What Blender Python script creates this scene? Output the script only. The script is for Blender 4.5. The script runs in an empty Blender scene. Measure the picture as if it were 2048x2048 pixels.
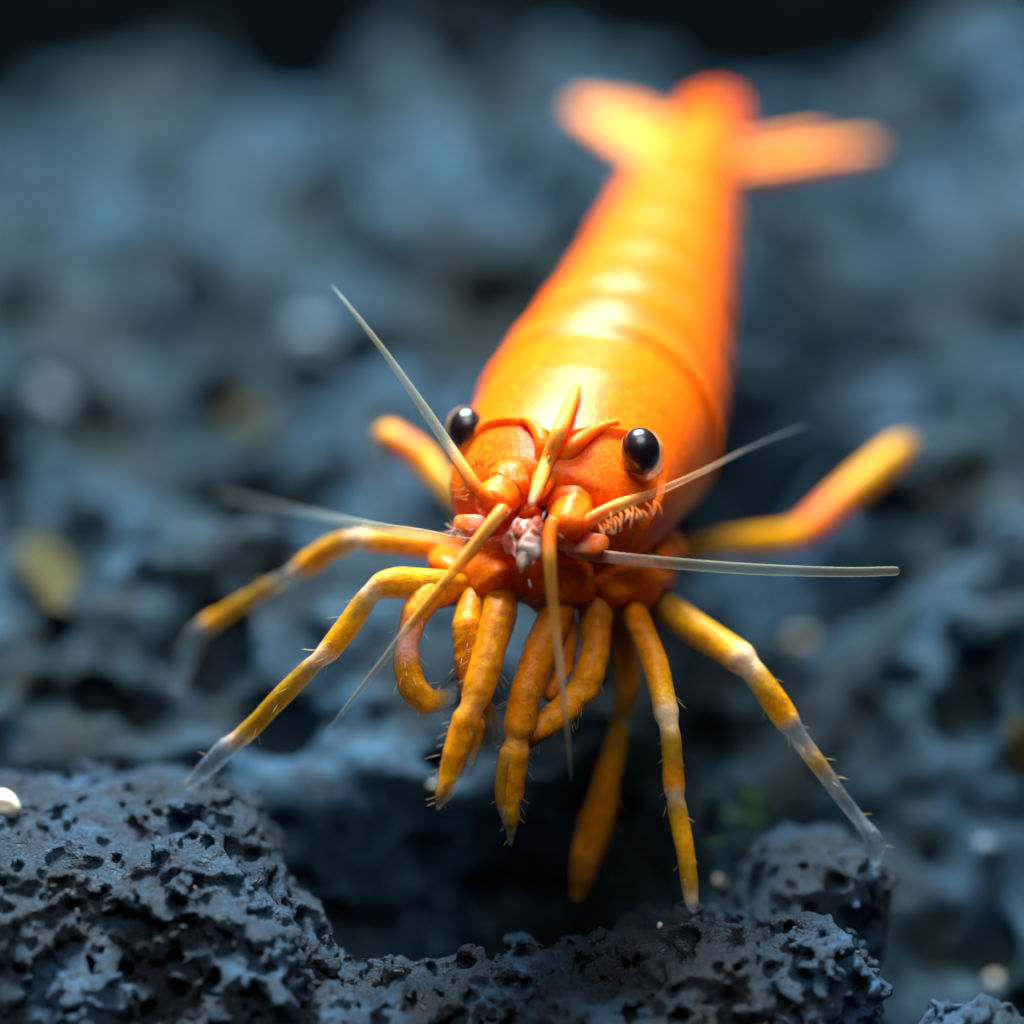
# An orange dwarf shrimp on porous black lava rock, seen head-on from a little above.
# Units: 1 Blender unit = 1 centimetre.
import bpy, math, random
import numpy as np
from mathutils import Vector, Matrix

sc = bpy.context.scene
COL = sc.collection
sc.unit_settings.scale_length = 0.01
rng = np.random.default_rng(7)
random.seed(7)

# ------------------------------------------------------------------ camera
PITCH = math.radians(27.0)
FOCUS = 6.0                       # cm from lens to the shrimp's face
FRAME = 2.13                      # cm of width in view at the face
FW = np.array([0, math.cos(PITCH), -math.sin(PITCH)])
UP = np.array([0, math.sin(PITCH), math.cos(PITCH)])
RT = np.array([1.0, 0, 0])
CAM = np.array([0, -FOCUS * math.cos(PITCH), 3.3])
cd = bpy.data.cameras.new('camera')
cam = bpy.data.objects.new('camera', cd)
COL.objects.link(cam)
cam.location = CAM
cam.rotation_euler = (math.radians(90) - PITCH, 0, 0)
cd.sensor_width = 36
cd.lens = 18 / (FRAME / 2 / FOCUS)
cd.clip_start = 0.1
cd.clip_end = 200
cd.dof.use_dof = True
cd.dof.focus_distance = 5.95
cd.dof.aperture_fstop = cd.lens * 1e-3 / 0.41
cd.dof.aperture_blades = 0
sc.camera = cam

# ------------------------------------------------------------------ light
w = bpy.data.worlds.new('World')
sc.world = w
w.use_nodes = True
w.node_tree.nodes['Background'].inputs[0].default_value = (0.22, 0.34, 0.42, 1)
w.node_tree.nodes['Background'].inputs[1].default_value = 0.035


def area_lamp(name, loc, aim, size, size_y, power, color, shape='RECTANGLE'):
    l = bpy.data.lights.new(name, 'AREA')
    l.shape = shape
    l.size = size
    l.size_y = size_y
    l.energy = power
    l.color = color
    o = bpy.data.objects.new(name, l)
    COL.objects.link(o)
    o.location = loc
    d = Vector(aim) - Vector(loc)
    o.rotation_euler = d.to_track_quat('-Z', 'Y').to_euler()
    return o


area_lamp('tank_lamp', (-1.0, 6.8, 10.2), (0.1, 1.2, 0.3), 6.5, 2.8, 6900, (0.82, 0.95, 1.0))
area_lamp('fill_light', (0.4, -2.6, 13.5), (0.1, 0.2, 0.4), 11.0, 7.0, 1150, (0.95, 0.98, 1.0), 'ELLIPSE')  # added soft fill from above and in front, to brighten the face

vs = sc.view_settings
vs.view_transform = 'Standard'
vs.look = 'None'
vs.exposure = 0.22
vs.gamma = 1.0
vs.use_curve_mapping = False
sc.cycles.use_denoising = True
sc.cycles.max_bounces = 5
sc.cycles.use_adaptive_sampling = True
sc.cycles.adaptive_threshold = 0.03
sc.cycles.transparent_max_bounces = 16


# ------------------------------------------------------------------ helpers
def P(px, py, d):
    """point seen at (px, py) of the 2048 frame at distance d (cm) along the view axis"""
    s = FRAME / 2048 * d / FOCUS
    return CAM + FW * d + RT * ((px - 1024) * s) + UP * ((1024 - py) * s)


def S(d):
    return FRAME / 2048 * d / FOCUS


def link(name, me, mat, parent=None, smooth=True):
    o = bpy.data.objects.new(name, me)
    COL.objects.link(o)
    if mat:
        me.materials.append(mat)
    if parent is not None:
        o.parent = parent
        o.matrix_parent_inverse = parent.matrix_world.inverted()
    if smooth and len(me.polygons):
        me.polygons.foreach_set('use_smooth', np.ones(len(me.polygons), bool))
    return o


def mesh(name, v, f, col=None):
    me = bpy.data.meshes.new(name)
    v = np.asarray(v, dtype=np.float32)
    if isinstance(f, np.ndarray):
        n, k = f.shape
        me.vertices.add(len(v))
        me.vertices.foreach_set('co', v.ravel())
        me.loops.add(n * k)
        me.loops.foreach_set('vertex_index', f.astype(np.int32).ravel())
        me.polygons.add(n)
        me.polygons.foreach_set('loop_start', np.arange(0, n * k, k, dtype=np.int32))
        me.update(calc_edges=True)
        me.validate()
    else:
        me.from_pydata([tuple(map(float, p)) for p in v], [], [tuple(map(int, q)) for q in f])
        me.update()
    if col is not None:
        a = me.color_attributes.new('Col', 'FLOAT_COLOR', 'POINT')
        a.data.foreach_set('color', np.asarray(col, dtype=np.float32).ravel())
    return me


def tag(o, label=None, cat=None, group=None, kind=None):
    if label: o['label'] = label
    if cat: o['category'] = cat
    if group: o['group'] = group
    if kind: o['kind'] = kind
    return o


def catmull(pts, n):
    """resample rows of pts (any width) to n rows, uniform in arc length of first three columns"""
    p = np.asarray(pts, float)
    if len(p) == 2:
        t = np.linspace(0, 1, n)[:, None]
        return p[0] * (1 - t) + p[1] * t
    q = np.vstack([2 * p[0] - p[1], p, 2 * p[-1] - p[-2]])
    out = []
    m = 24
    for i in range(1, len(q) - 2):
        t = np.linspace(0, 1, m, endpoint=False)[:, None]
        a, b, c, d = q[i - 1], q[i], q[i + 1], q[i + 2]
        k = 0.5 * (2 * b + (c - a) * t + (2 * a - 5 * b + 4 * c - d) * t * t + (3 * b - a - 3 * c + d) * t ** 3)
        k[:, 3:] = b[3:] * (1 - t) + c[3:] * t
        out.append(k)
    out.append(q[-2:-1])
    o = np.vstack(out)
    L = np.r_[0, np.cumsum(np.linalg.norm(np.diff(o[:, :3], axis=0), axis=1))]
    u = np.linspace(0, L[-1], n)
    return np.stack([np.interp(u, L, o[:, j]) for j in range(o.shape[1])], 1)


def linear(pts, n):
    p = np.asarray(pts, float)
    L = np.r_[0, np.cumsum(np.linalg.norm(np.diff(p[:, :3], axis=0), axis=1))]
    u = np.linspace(0, L[-1], n)
    q = np.stack([np.interp(u, L, p[:, j]) for j in range(p.shape[1])], 1)
    for _ in range(2):                                      # soften the hinges a little
        q[1:-1] = 0.25 * q[:-2] + 0.5 * q[1:-1] + 0.25 * q[2:]
    return q


def tube_data(rows, n=80, sides=14, flat=1.0, flat_dir=None, rings=0, ring_amp=0.0, straight=False):
    """rows: x y z radius r g b a ; rounded ends ; returns verts, faces, colours"""
    r = linear(rows, n) if straight else catmull(rows, n)
    c = r[:, :3]
    rad = r[:, 3].copy()
    L = np.r_[0, np.cumsum(np.linalg.norm(np.diff(c, axis=0), axis=1))]
    for e, dist in ((0, L), (1, L[-1] - L)):          # rounded ends
        R = rad[0] if e == 0 else rad[-1]
        k = np.clip(dist / max(R, 1e-6), 0, 1)
        rad = np.minimum(rad, np.maximum(rad * np.sqrt(np.clip(1 - (1 - k) ** 2, 0, 1)), 1e-5))
    if rings:
        rad = rad * (1 + ring_amp * np.sin(L / L[-1] * rings * 2 * math.pi))
    T = np.gradient(c, axis=0)
    T /= np.linalg.norm(T, axis=1)[:, None]
    ref = np.array(flat_dir if flat_dir is not None else (0.13, 0.2, 0.97))
    N = ref - T[0] * ref.dot(T[0])
    N /= np.linalg.norm(N)
    V = []
    a = np.linspace(0, 2 * math.pi, sides, endpoint=False)
    for i in range(n):
        N = N - T[i] * N.dot(T[i])
        N /= np.linalg.norm(N)
        B = np.cross(T[i], N)
        V.append(c[i] + rad[i] * (np.cos(a)[:, None] * N * flat + np.sin(a)[:, None] * B))
    V = np.vstack(V)
    i, j = np.meshgrid(np.arange(n - 1), np.arange(sides), indexing='ij')
    j2 = (j + 1) % sides
    F = np.stack([i * sides + j, i * sides + j2, (i + 1) * sides + j2, (i + 1) * sides + j], -1).reshape(-1, 4)
    C = np.repeat(r[:, 4:8], sides, axis=0)
    return V, F, C


def join(parts):
    V, F, C, k = [], [], [], 0
    for v, f, c in parts:
        V.append(v); F.append(f + k); C.append(c); k += len(v)
    return np.vstack(V), np.vstack(F), np.vstack(C)


# colours of the shrimp's shell (linear), last value = how opaque the shell is
PAL = {
    'o': (0.95, 0.118, 0.002, 1.0),    # body orange
    'r': (0.94, 0.100, 0.002, 1.0),    # red-orange
    'y': (0.95, 0.185, 0.002, 1.0),    # yellow orange
    'g': (0.92, 0.430, 0.004, 0.90),   # golden leg
    'd': (0.84, 0.190, 0.002, 1.0),    # deep orange
    'v': (0.52, 0.300, 0.012, 0.70),   # olive, half clear
    'w': (0.92, 0.720, 0.440, 0.88),   # pale joint
    'c': (0.36, 0.500, 0.600, 0.32),   # clear, bluish
    'k': (0.50, 0.600, 0.620, 0.10),   # clearer still
    'p': (0.98, 0.540, 0.450, 0.95),   # pinkish
    'l': (0.80, 0.250, 0.002, 1.0),    # claw orange
    'm': (0.90, 0.330, 0.003, 0.97),    # lighter claw orange
    'f': (0.90, 0.480, 0.240, 0.22),   # feeler fading out
    'q': (0.97, 0.330, 0.220, 1.0),    # wet coral pink
    'n': (0.98, 0.620, 0.540, 1.0),    # white-pink, the wet mouth's glare painted as colour
    'a': (0.93, 0.420, 0.060, 0.90),   # pale antenna gold
    'b': (0.40, 0.390, 0.270, 0.42),   # antenna, greyish
    't': (0.95, 0.270, 0.030, 0.92),   # tail peach
}


def rows(spec):
    """spec: list of (px, py, depth, radius in px, colour key)"""
    out = []
    for px, py, d, r, k in spec:
        out.append(list(P(px, py, d)) + [r * S(d)] + list(PAL[k]))
    return out


# ------------------------------------------------------------------ materials
def new_mat(name):
    m = bpy.data.materials.new(name)
    m.use_nodes = True
    nt = m.node_tree
    return m, nt, nt.nodes['Principled BSDF']


def N(nt, kind, **kw):
    n = nt.nodes.new(kind)
    for k, v in kw.items():
        if k in n.inputs:
            n.inputs[k].default_value = v
        else:
            setattr(n, k, v)
    return n


def ramp(nt, src, stops):
    r = nt.nodes.new('ShaderNodeValToRGB')
    e = r.color_ramp.elements
    while len(e) < len(stops):
        e.new(0.5)
    for i, (p, c) in enumerate(stops):
        e[i].position = p
        e[i].color = c
    nt.links.new(src, r.inputs[0])
    return r


def shell_material(name, sss=0.5, scale=0.05, rough=0.32, mottle=0.25, bump=0.25, alpha=True, spec=0.5, edge=False, ior=1.25, flecks=0.0, core=False):
    m, nt, b = new_mat(name)
    L = nt.links.new
    at = N(nt, 'ShaderNodeVertexColor', layer_name='Col')
    tc = N(nt, 'ShaderNodeTexCoord')
    n1 = N(nt, 'ShaderNodeTexNoise', Scale=46.0, Detail=5.0, Roughness=0.65)
    n2 = N(nt, 'ShaderNodeTexNoise', Scale=130.0, Detail=3.0, Roughness=0.6)
    L(tc.outputs['Object'], n1.inputs['Vector'])
    L(tc.outputs['Object'], n2.inputs['Vector'])
    r = ramp(nt, n1.outputs['Fac'], [(0.30, (1 - mottle, 1 - 1.6 * mottle, 1 - 1.6 * mottle, 1)), (0.62, (1, 1, 1, 1))])
    mx = N(nt, 'ShaderNodeMix', data_type='RGBA', blend_type='MULTIPLY')
    mx.inputs[0].default_value = 1.0
    L(at.outputs['Color'], mx.inputs[6])
    L(r.outputs[0], mx.inputs[7])
    if flecks:                               # grains of yellow and red pigment in the shell
        n3 = N(nt, 'ShaderNodeTexNoise', Scale=95.0, Detail=2.0, Roughness=0.5)
        L(tc.outputs['Object'], n3.inputs['Vector'])
        fr = ramp(nt, n3.outputs['Fac'], [(0.30, (0.70, 0.045, 0.002, 1)), (0.42, (0.95, 0.12, 0.002, 1)), (0.58, (0.95, 0.14, 0.002, 1)), (0.70, (0.98, 0.36, 0.012, 1))])
        f2 = N(nt, 'ShaderNodeMix', data_type='RGBA', blend_type='MIX')
        f2.inputs[0].default_value = flecks
        L(mx.outputs[2], f2.inputs[6])
        L(fr.outputs[0], f2.inputs[7])
        mx = f2
    L(mx.outputs[2], b.inputs['Base Color'])
    b.inputs['Roughness'].default_value = rough
    b.inputs['IOR'].default_value = ior          # shell seen under water
    b.inputs['Specular IOR Level'].default_value = spec
    b.inputs['Subsurface Weight'].default_value = sss
    b.inputs['Subsurface Radius'].default_value = (1.0, 0.35, 0.08)
    b.inputs['Subsurface Scale'].default_value = scale
    bp = N(nt, 'ShaderNodeBump', Strength=bump, Distance=0.01)
    L(n2.outputs['Fac'], bp.inputs['Height'])
    L(bp.outputs[0], b.inputs['Normal'])
    if alpha and core:                       # clear cuticle round a pigmented core
        lw = N(nt, 'ShaderNodeLayerWeight', Blend=0.35)
        ad = N(nt, 'ShaderNodeMath', operation='MULTIPLY_ADD')
        ad.inputs[1].default_value = -0.75
        ad.inputs[2].default_value = 1.08
        L(lw.outputs['Facing'], ad.inputs[0])
        mu = N(nt, 'ShaderNodeMath', operation='MULTIPLY', use_clamp=True)
        L(ad.outputs[0], mu.inputs[0])
        L(at.outputs['Alpha'], mu.inputs[1])
        L(mu.outputs[0], b.inputs['Alpha'])
    elif alpha and edge:                       # hollow, glassy tube: denser along its walls
        lw = N(nt, 'ShaderNodeLayerWeight', Blend=0.45)
        ad = N(nt, 'ShaderNodeMath', operation='MULTIPLY_ADD')
        ad.inputs[1].default_value = 1.1
        ad.inputs[2].default_value = 0.45
        L(lw.outputs['Facing'], ad.inputs[0])
        mu = N(nt, 'ShaderNodeMath', operation='MULTIPLY', use_clamp=True)
        L(ad.outputs[0], mu.inputs[0])
        L(at.outputs['Alpha'], mu.inputs[1])
        L(mu.outputs[0], b.inputs['Alpha'])
    elif alpha:
        L(at.outputs['Alpha'], b.inputs['Alpha'])
    return m


M_BODY = shell_material('shrimp_shell', sss=0.55, scale=0.05, rough=0.29, mottle=0.20, bump=0.16, alpha=False, spec=0.5, ior=1.21, flecks=0.45)
M_FACE = shell_material('shrimp_face', sss=0.6, scale=0.06, rough=0.32, mottle=0.16, bump=0.3, alpha=False, spec=0.5, flecks=0.35)
M_LEG = shell_material('shrimp_leg', sss=0.45, scale=0.03, rough=0.32, mottle=0.30, bump=0.25, core=True)
M_WET = shell_material('wet_mouth', sss=0.8, scale=0.04, rough=0.12, mottle=0.08, bump=0.15, alpha=False, spec=0.8, ior=1.5)
M_FEEL = shell_material('feeler', sss=0.2, scale=0.01, rough=0.3, mottle=0.10, bump=0.2, edge=True)
M_TAIL = shell_material('tail_blade', sss=0.5, scale=0.04, rough=0.4, mottle=0.1, bump=0.1)

M_EYE, nt, b = new_mat('eye_black')
b.inputs['Base Color'].default_value = (0.012, 0.006, 0.009, 1)
b.inputs['Roughness'].default_value = 0.30
b.inputs['Specular IOR Level'].default_value = 0.55
b.inputs['Coat Weight'].default_value = 0.5
b.inputs['Coat Roughness'].default_value = 0.22


def rock_material(name, tint=1.0, blue=(1.0, 1.0, 1.0), warm=0.0, fine=150.0, ior=1.17, bump=0.8, big=2.6):
    m, nt, b = new_mat(name)
    L = nt.links.new
    tc = N(nt, 'ShaderNodeTexCoord')
    a = N(nt, 'ShaderNodeTexNoise', Scale=big, Detail=3.0, Roughness=0.6)
    c = N(nt, 'ShaderNodeTexNoise', Scale=14.0, Detail=5.0, Roughness=0.7)
    e = N(nt, 'ShaderNodeTexNoise', Scale=fine, Detail=3.0, Roughness=0.7)
    for n in (a, c, e):
        L(tc.outputs['Object'], n.inputs['Vector'])
    base = ramp(nt, a.outputs['Fac'], [
        (0.36, tuple(x * y * tint for x, y in zip((0.0045, 0.010, 0.014), blue)) + (1,)),
        (0.48, tuple(x * y * tint for x, y in zip((0.012, 0.030, 0.043), blue)) + (1,)),
        (0.62, tuple(x * y * tint for x, y in zip((0.024, 0.062, 0.105), blue)) + (1,))])
    det = ramp(nt, c.outputs['Fac'], [(0.33, (0.35, 0.35, 0.38, 1)), (0.50, (1, 1, 1, 1)), (0.68, (2.3, 2.2, 2.0, 1))])
    mx = N(nt, 'ShaderNodeMix', data_type='RGBA', blend_type='MULTIPLY')
    mx.inputs[0].default_value = 1.0
    L(base.outputs[0], mx.inputs[6])
    L(det.outputs[0], mx.inputs[7])
    # thin film of brownish algae in patches
    al = N(nt, 'ShaderNodeTexNoise', Scale=4.3, Detail=4.0, Roughness=0.55)
    mp = N(nt, 'ShaderNodeMapping')
    mp.inputs['Location'].default_value = (3.1, 7.7, 1.3)
    L(tc.outputs['Object'], mp.inputs[0])
    L(mp.outputs[0], al.inputs['Vector'])
    ar = ramp(nt, al.outputs['Fac'], [(0.50, (0, 0, 0, 1)), (0.68, (0.55 + warm, 0.55 + warm, 0.55 + warm, 1))])
    m2 = N(nt, 'ShaderNodeMix', data_type='RGBA', blend_type='MIX')
    L(ar.outputs[0], m2.inputs[0])
    L(mx.outputs[2], m2.inputs[6])
    m2.inputs[7].default_value = (0.022 * tint, 0.027 * tint, 0.017 * tint, 1)
    L(m2.outputs[2], b.inputs['Base Color'])
    rr = ramp(nt, c.outputs['Fac'], [(0.3, (0.60, 0.60, 0.60, 1)), (0.7, (0.28, 0.28, 0.28, 1))])
    L(rr.outputs[0], b.inputs['Roughness'])
    b.inputs['Specular IOR Level'].default_value = 0.5
    b.inputs['IOR'].default_value = ior
    bp = N(nt, 'ShaderNodeBump', Strength=bump, Distance=0.012)
    L(e.outputs['Fac'], bp.inputs['Height'])
    L(bp.outputs[0], b.inputs['Normal'])
    return m


M_ROCK = rock_material('lava_rock', tint=0.95, blue=(0.75, 1.0, 1.25), warm=-0.36, ior=1.42, bump=1.0)
M_BED = rock_material('lava_bed', tint=0.85, fine=70.0, big=1.9)


def simple(name, col, rough=0.5, spec=0.5, sss=0.0, trans=0.0, vary=0.3, scale=40.0, alpha=1.0):
    m, nt, b = new_mat(name)
    L = nt.links.new
    tc = N(nt, 'ShaderNodeTexCoord')
    n = N(nt, 'ShaderNodeTexNoise', Scale=scale, Detail=4.0)
    L(tc.outputs['Object'], n.inputs['Vector'])
    c0 = tuple(x * (1 - vary) for x in col) + (1,)
    c1 = tuple(min(1, x * (1 + vary * 0.6)) for x in col) + (1,)
    r = ramp(nt, n.outputs['Fac'], [(0.35, c0), (0.65, c1)])
    L(r.outputs[0], b.inputs['Base Color'])
    b.inputs['Roughness'].default_value = rough
    b.inputs['Specular IOR Level'].default_value = spec
    b.inputs['Subsurface Weight'].default_value = sss
    b.inputs['Subsurface Scale'].default_value = 0.03
    b.inputs['Transmission Weight'].default_value = trans
    b.inputs['Alpha'].default_value = alpha
    return m


# ------------------------------------------------------------------ rock from a distance field
def upsample(lat, shape):
    """smooth separable upsampling of a small random lattice"""
    for ax, n in enumerate(shape):
        k = lat.shape[ax]
        u = np.linspace(0, k - 1.001, n)
        i = u.astype(int)
        f = (u - i)
        f = (f * f * (3 - 2 * f)).astype(np.float32)
        sh = [1] * lat.ndim
        sh[ax] = n
        f = f.reshape(sh)
        lat = np.take(lat, i, axis=ax) * (1 - f) + np.take(lat, i + 1, axis=ax) * f
    return lat


def grid_noise(shape, h, cell, r):
    lat = r.uniform(-1, 1, [max(3, int(s * h / cell) + 2) for s in shape]).astype(np.float32)
    return upsample(lat, shape)


def surface_nets(Fd, org, h):
    s = Fd < 0
    nx, ny, nz = Fd.shape
    cnt = np.zeros((nx - 1, ny - 1, nz - 1), np.uint8)
    for a in (0, 1):
        for b_ in (0, 1):
            for c in (0, 1):
                cnt += s[a:nx - 1 + a, b_:ny - 1 + b_, c:nz - 1 + c]
    act = (cnt > 0) & (cnt < 8)
    idx = np.argwhere(act)
    ids = np.full(act.shape, -1, np.int32)
    ids[act] = np.arange(len(idx))
    acc = np.zeros((len(idx), 3))
    num = np.zeros(len(idx))
    cs = np.array([(a, b_, c) for a in (0, 1) for b_ in (0, 1) for c in (0, 1)])
    for i in range(8):
        for j in range(i + 1, 8):
            if np.abs(cs[i] - cs[j]).sum() != 1:
                continue
            A = Fd[tuple((idx + cs[i]).T)]
            B = Fd[tuple((idx + cs[j]).T)]
            m = (A < 0) != (B < 0)
            t = A[m] / (A[m] - B[m])
            acc[m] += cs[i] + (cs[j] - cs[i]) * t[:, None]
            num[m] += 1
    V = org + h * (idx + acc / num[:, None])
    Q = []
    for ax in range(3):
        a = [slice(None)] * 3
        b_ = [slice(None)] * 3
        a[ax] = slice(0, -1)
        b_[ax] = slice(1, None)
        ch = s[tuple(a)] != s[tuple(b_)]
        e = np.argwhere(ch)
        o1, o2 = (ax + 1) % 3, (ax + 2) % 3
        ok = (e[:, o1] > 0) & (e[:, o2] > 0) & (e[:, o1] < Fd.shape[o1] - 1) & (e[:, o2] < Fd.shape[o2] - 1)
        e = e[ok]
        inside = s[tuple(e.T)]
        q = []
        for d1, d2 in ((-1, -1), (0, -1), (0, 0), (-1, 0)):
            k = e.copy()
            k[:, o1] += d1
            k[:, o2] += d2
            q.append(ids[tuple(k.T)])
        q = np.stack(q, 1)
        q[~inside] = q[~inside][:, ::-1]
        Q.append(q)
    return V, np.vstack(Q)


def main_piece(V, Q):
    """keep the largest connected piece of a mesh"""
    lab = np.arange(len(V))
    while True:
        m = lab[Q].min(1)
        new = lab.copy()
        for j in range(4):
            np.minimum.at(new, Q[:, j], m)
        new = new[new]
        new = new[new]
        if (new == lab).all():
            break
        lab = new
    best = np.bincount(lab).argmax()
    keep = lab == best
    ids = np.cumsum(keep) - 1
    return V[keep], ids[Q[keep[Q[:, 0]]]]


def axes(lo, hi, h):
    lo, hi = np.array(lo, float), np.array(hi, float)
    n = np.ceil((hi - lo) / h).astype(int) + 1
    return lo, n, [(lo[i] + h * np.arange(n[i])).astype(np.float32) for i in range(3)]


def stamp_pores(Fd, lo, h, n, r0, r1, rs, band=1.5, power=2.2, region=None):
    """cut round and stretched bubbles into the skin of a rock"""
    near = np.argwhere(np.abs(Fd[::2, ::2, ::2]) < band * h) * 2
    if len(near) == 0:
        return
    pick = near[rs.integers(0, len(near), n)]
    rad = r0 + (r1 - r0) * rs.random(n) ** power
    order = np.argsort(-rad)
    g = None
    for k in order:
        r = rad[k]
        st = 1 + rs.random(3) * 0.7
        st /= st.max()
        c = pick[k] * h + rs.normal(0, 0.35 * r, 3)
        m = int(math.ceil(r * 1.6 / h)) + 1
        ci = np.round(c / h).astype(int)
        a = np.maximum(ci - m, 0)
        b_ = np.minimum(ci + m + 1, Fd.shape)
        if (b_ <= a).any():
            continue
        X = (np.arange(a[0], b_[0]) * h - c[0])[:, None, None] / st[0]
        Y = (np.arange(a[1], b_[1]) * h - c[1])[None, :, None] / st[1]
        Z = (np.arange(a[2], b_[2]) * h - c[2])[None, None, :] / st[2]
        dist = r - np.sqrt(X * X + Y * Y + Z * Z)
        sub = Fd[a[0]:b_[0], a[1]:b_[1], a[2]:b_[2]]
        kk = 0.25 * r
        hh = np.clip(0.5 + 0.5 * (dist - sub) / kk, 0, 1)
        sub[...] = sub * (1 - hh) + dist * hh + kk * hh * (1 - hh)


def smin(a, b_, k):
    hh = np.clip(0.5 + 0.5 * (b_ - a) / k, 0, 1)
    return b_ * (1 - hh) + a * hh - k * hh * (1 - hh)


def blob_rock(name, lumps, carve, h, seed, noise, pores, mat, blend=0.12, floor=None, pad=0.12, after=((0.055, 0.016), (0.028, 0.014), (0.015, 0.008), (0.009, 0.004))):
    rs = np.random.default_rng(seed)
    c = np.array([l[0] for l in lumps])
    r = np.array([l[1] for l in lumps])
    lo, n, (X, Y, Z) = axes((c - r).min(0) - pad, (c + r).max(0) + pad, h)
    if floor is not None:
        lo, n, (X, Y, Z) = axes(np.maximum((c - r).min(0) - pad, [-99, -99, floor - 0.06]), (c + r).max(0) + pad, h)
    X, Y, Z = X[:, None, None], Y[None, :, None], Z[None, None, :]
    Fd = None
    for (p, q) in lumps:
        q = np.array(q, float)
        k = np.sqrt(((X - p[0]) / q[0]) ** 2 + ((Y - p[1]) / q[1]) ** 2 + ((Z - p[2]) / q[2]) ** 2)
        d = (k - 1) * q.min()
        Fd = d if Fd is None else smin(Fd, d, blend)
    for (p, q) in carve:
        q = np.array(q, float)
        k = np.sqrt(((X - p[0]) / q[0]) ** 2 + ((Y - p[1]) / q[1]) ** 2 + ((Z - p[2]) / q[2]) ** 2)
        Fd = -smin(-Fd, (k - 1) * q.min(), 0.05)
    Fd = Fd.astype(np.float32)
    for cell, amp in noise:
        Fd += amp * grid_noise(Fd.shape, h, cell, rs)
    for (cnt, r0, r1, pw) in pores:
        stamp_pores(Fd, lo, h, cnt, r0, r1, rs, power=pw)
    for cell, amp in after:                                  # crumble the rims of the pores
        Fd += amp * grid_noise(Fd.shape, h, cell, rs)
    if floor is not None:
        Fd = np.maximum(Fd, floor - Z)
    Fd[0], Fd[-1], Fd[:, 0], Fd[:, -1], Fd[:, :, 0], Fd[:, :, -1] = [np.abs(x) + 1e-3 for x in (Fd[0], Fd[-1], Fd[:, 0], Fd[:, -1], Fd[:, :, 0], Fd[:, :, -1])]
    V, Q = main_piece(*surface_nets(Fd, lo, h))
    return link(name, mesh(name, V, Q), mat)


# ------------------------------------------------------------------ the lava bed
def lump2(x, y, cx, cy, sx, sy, amp):
    return amp * np.exp(-(((x - cx) / sx) ** 2 + ((y - cy) / sy) ** 2))


def gp(px, py, z=-0.1):
    """where the line of sight through a pixel meets the level z"""
    r = FW + RT * ((px - 1024) * S(1.0)) + UP * ((1024 - py) * S(1.0))
    k = (z - CAM[2]) / r[2]
    return CAM[0] + r[0] * k, CAM[1] + r[1] * k


def bed_height(x, y):
    z = -0.10 + 0.0 * x
    z = z - 0.45 * np.clip((-0.15 - y) / 0.5, 0, 1) ** 1.3          # falls away towards the lens
    z = z + lump2(x, y, -0.95, 0.75, 0.40, 0.28, 0.17)               # ledge beyond the left feet
    z = z + lump2(x, y, -1.15, 0.25, 0.35, 0.22, 0.10)
    z = z - lump2(x, y, 1.05, -0.15, 0.50, 0.60, 0.75)                # drop on the right
    k = np.clip((0.13 - y + 0.04 * np.sin(x * 9)) / 0.26, 0, 1)      # ledge in front of the shrimp, its face turned to the lens
    z = z - 0.48 * k * k * (3 - 2 * k) * np.exp(-((x + 0.08) / 0.52) ** 4)
    for (px, py, sx, sy, amp) in (                                   # gullies and knolls of the bed
            (160, 1490, 0.26, 0.09, -0.30), (120, 550, 0.45, 0.16, -0.45), (860, 680, 0.13, 0.12, -0.35), (1740, 600, 0.26, 0.18, -0.45),
            (1540, 800, 0.18, 0.20, -0.40), (2010, 790, 0.16, 0.16, -0.40), (2000, 1190, 0.14, 0.14, -0.35), (1520, 1560, 0.10, 0.10, -0.25),
            (1160, 380, 0.25, 0.20, -0.35), (560, 520, 0.22, 0.16, -0.20), (460, 1110, 0.14, 0.08, -0.2), (1760, 1080, 0.2, 0.1, -0.2),
            (150, 1300, 0.20, 0.12, 0.08), (330, 1190, 0.24, 0.14, 0.10), (700, 270, 0.4, 0.4, 0.20), (1880, 150, 0.6, 0.6, 0.30),
            (420, 170, 0.5, 0.5, 0.30), (60, 120, 0.4, 0.5, 0.22), (1900, 420, 0.3, 0.3, 0.15), (1750, 960, 0.25, 0.2, 0.10), (1620, 1350, 0.2, 0.12, 0.08), (300, 300, 0.5, 0.4, 0.15)):
        cx, cy = gp(px, py)
        z = z + lump2(x, y, cx, cy, sx, sy, amp)
    edge = 4.5 + 0.10 * np.sin(x * 1.7 + 0.6) + 0.10 * np.sin(x * 4.1)
    z = z - 1.6 * np.clip((y - edge) / 0.9, 0, 1.2) ** 1.4            # the back drops into the dark
    return z


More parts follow.
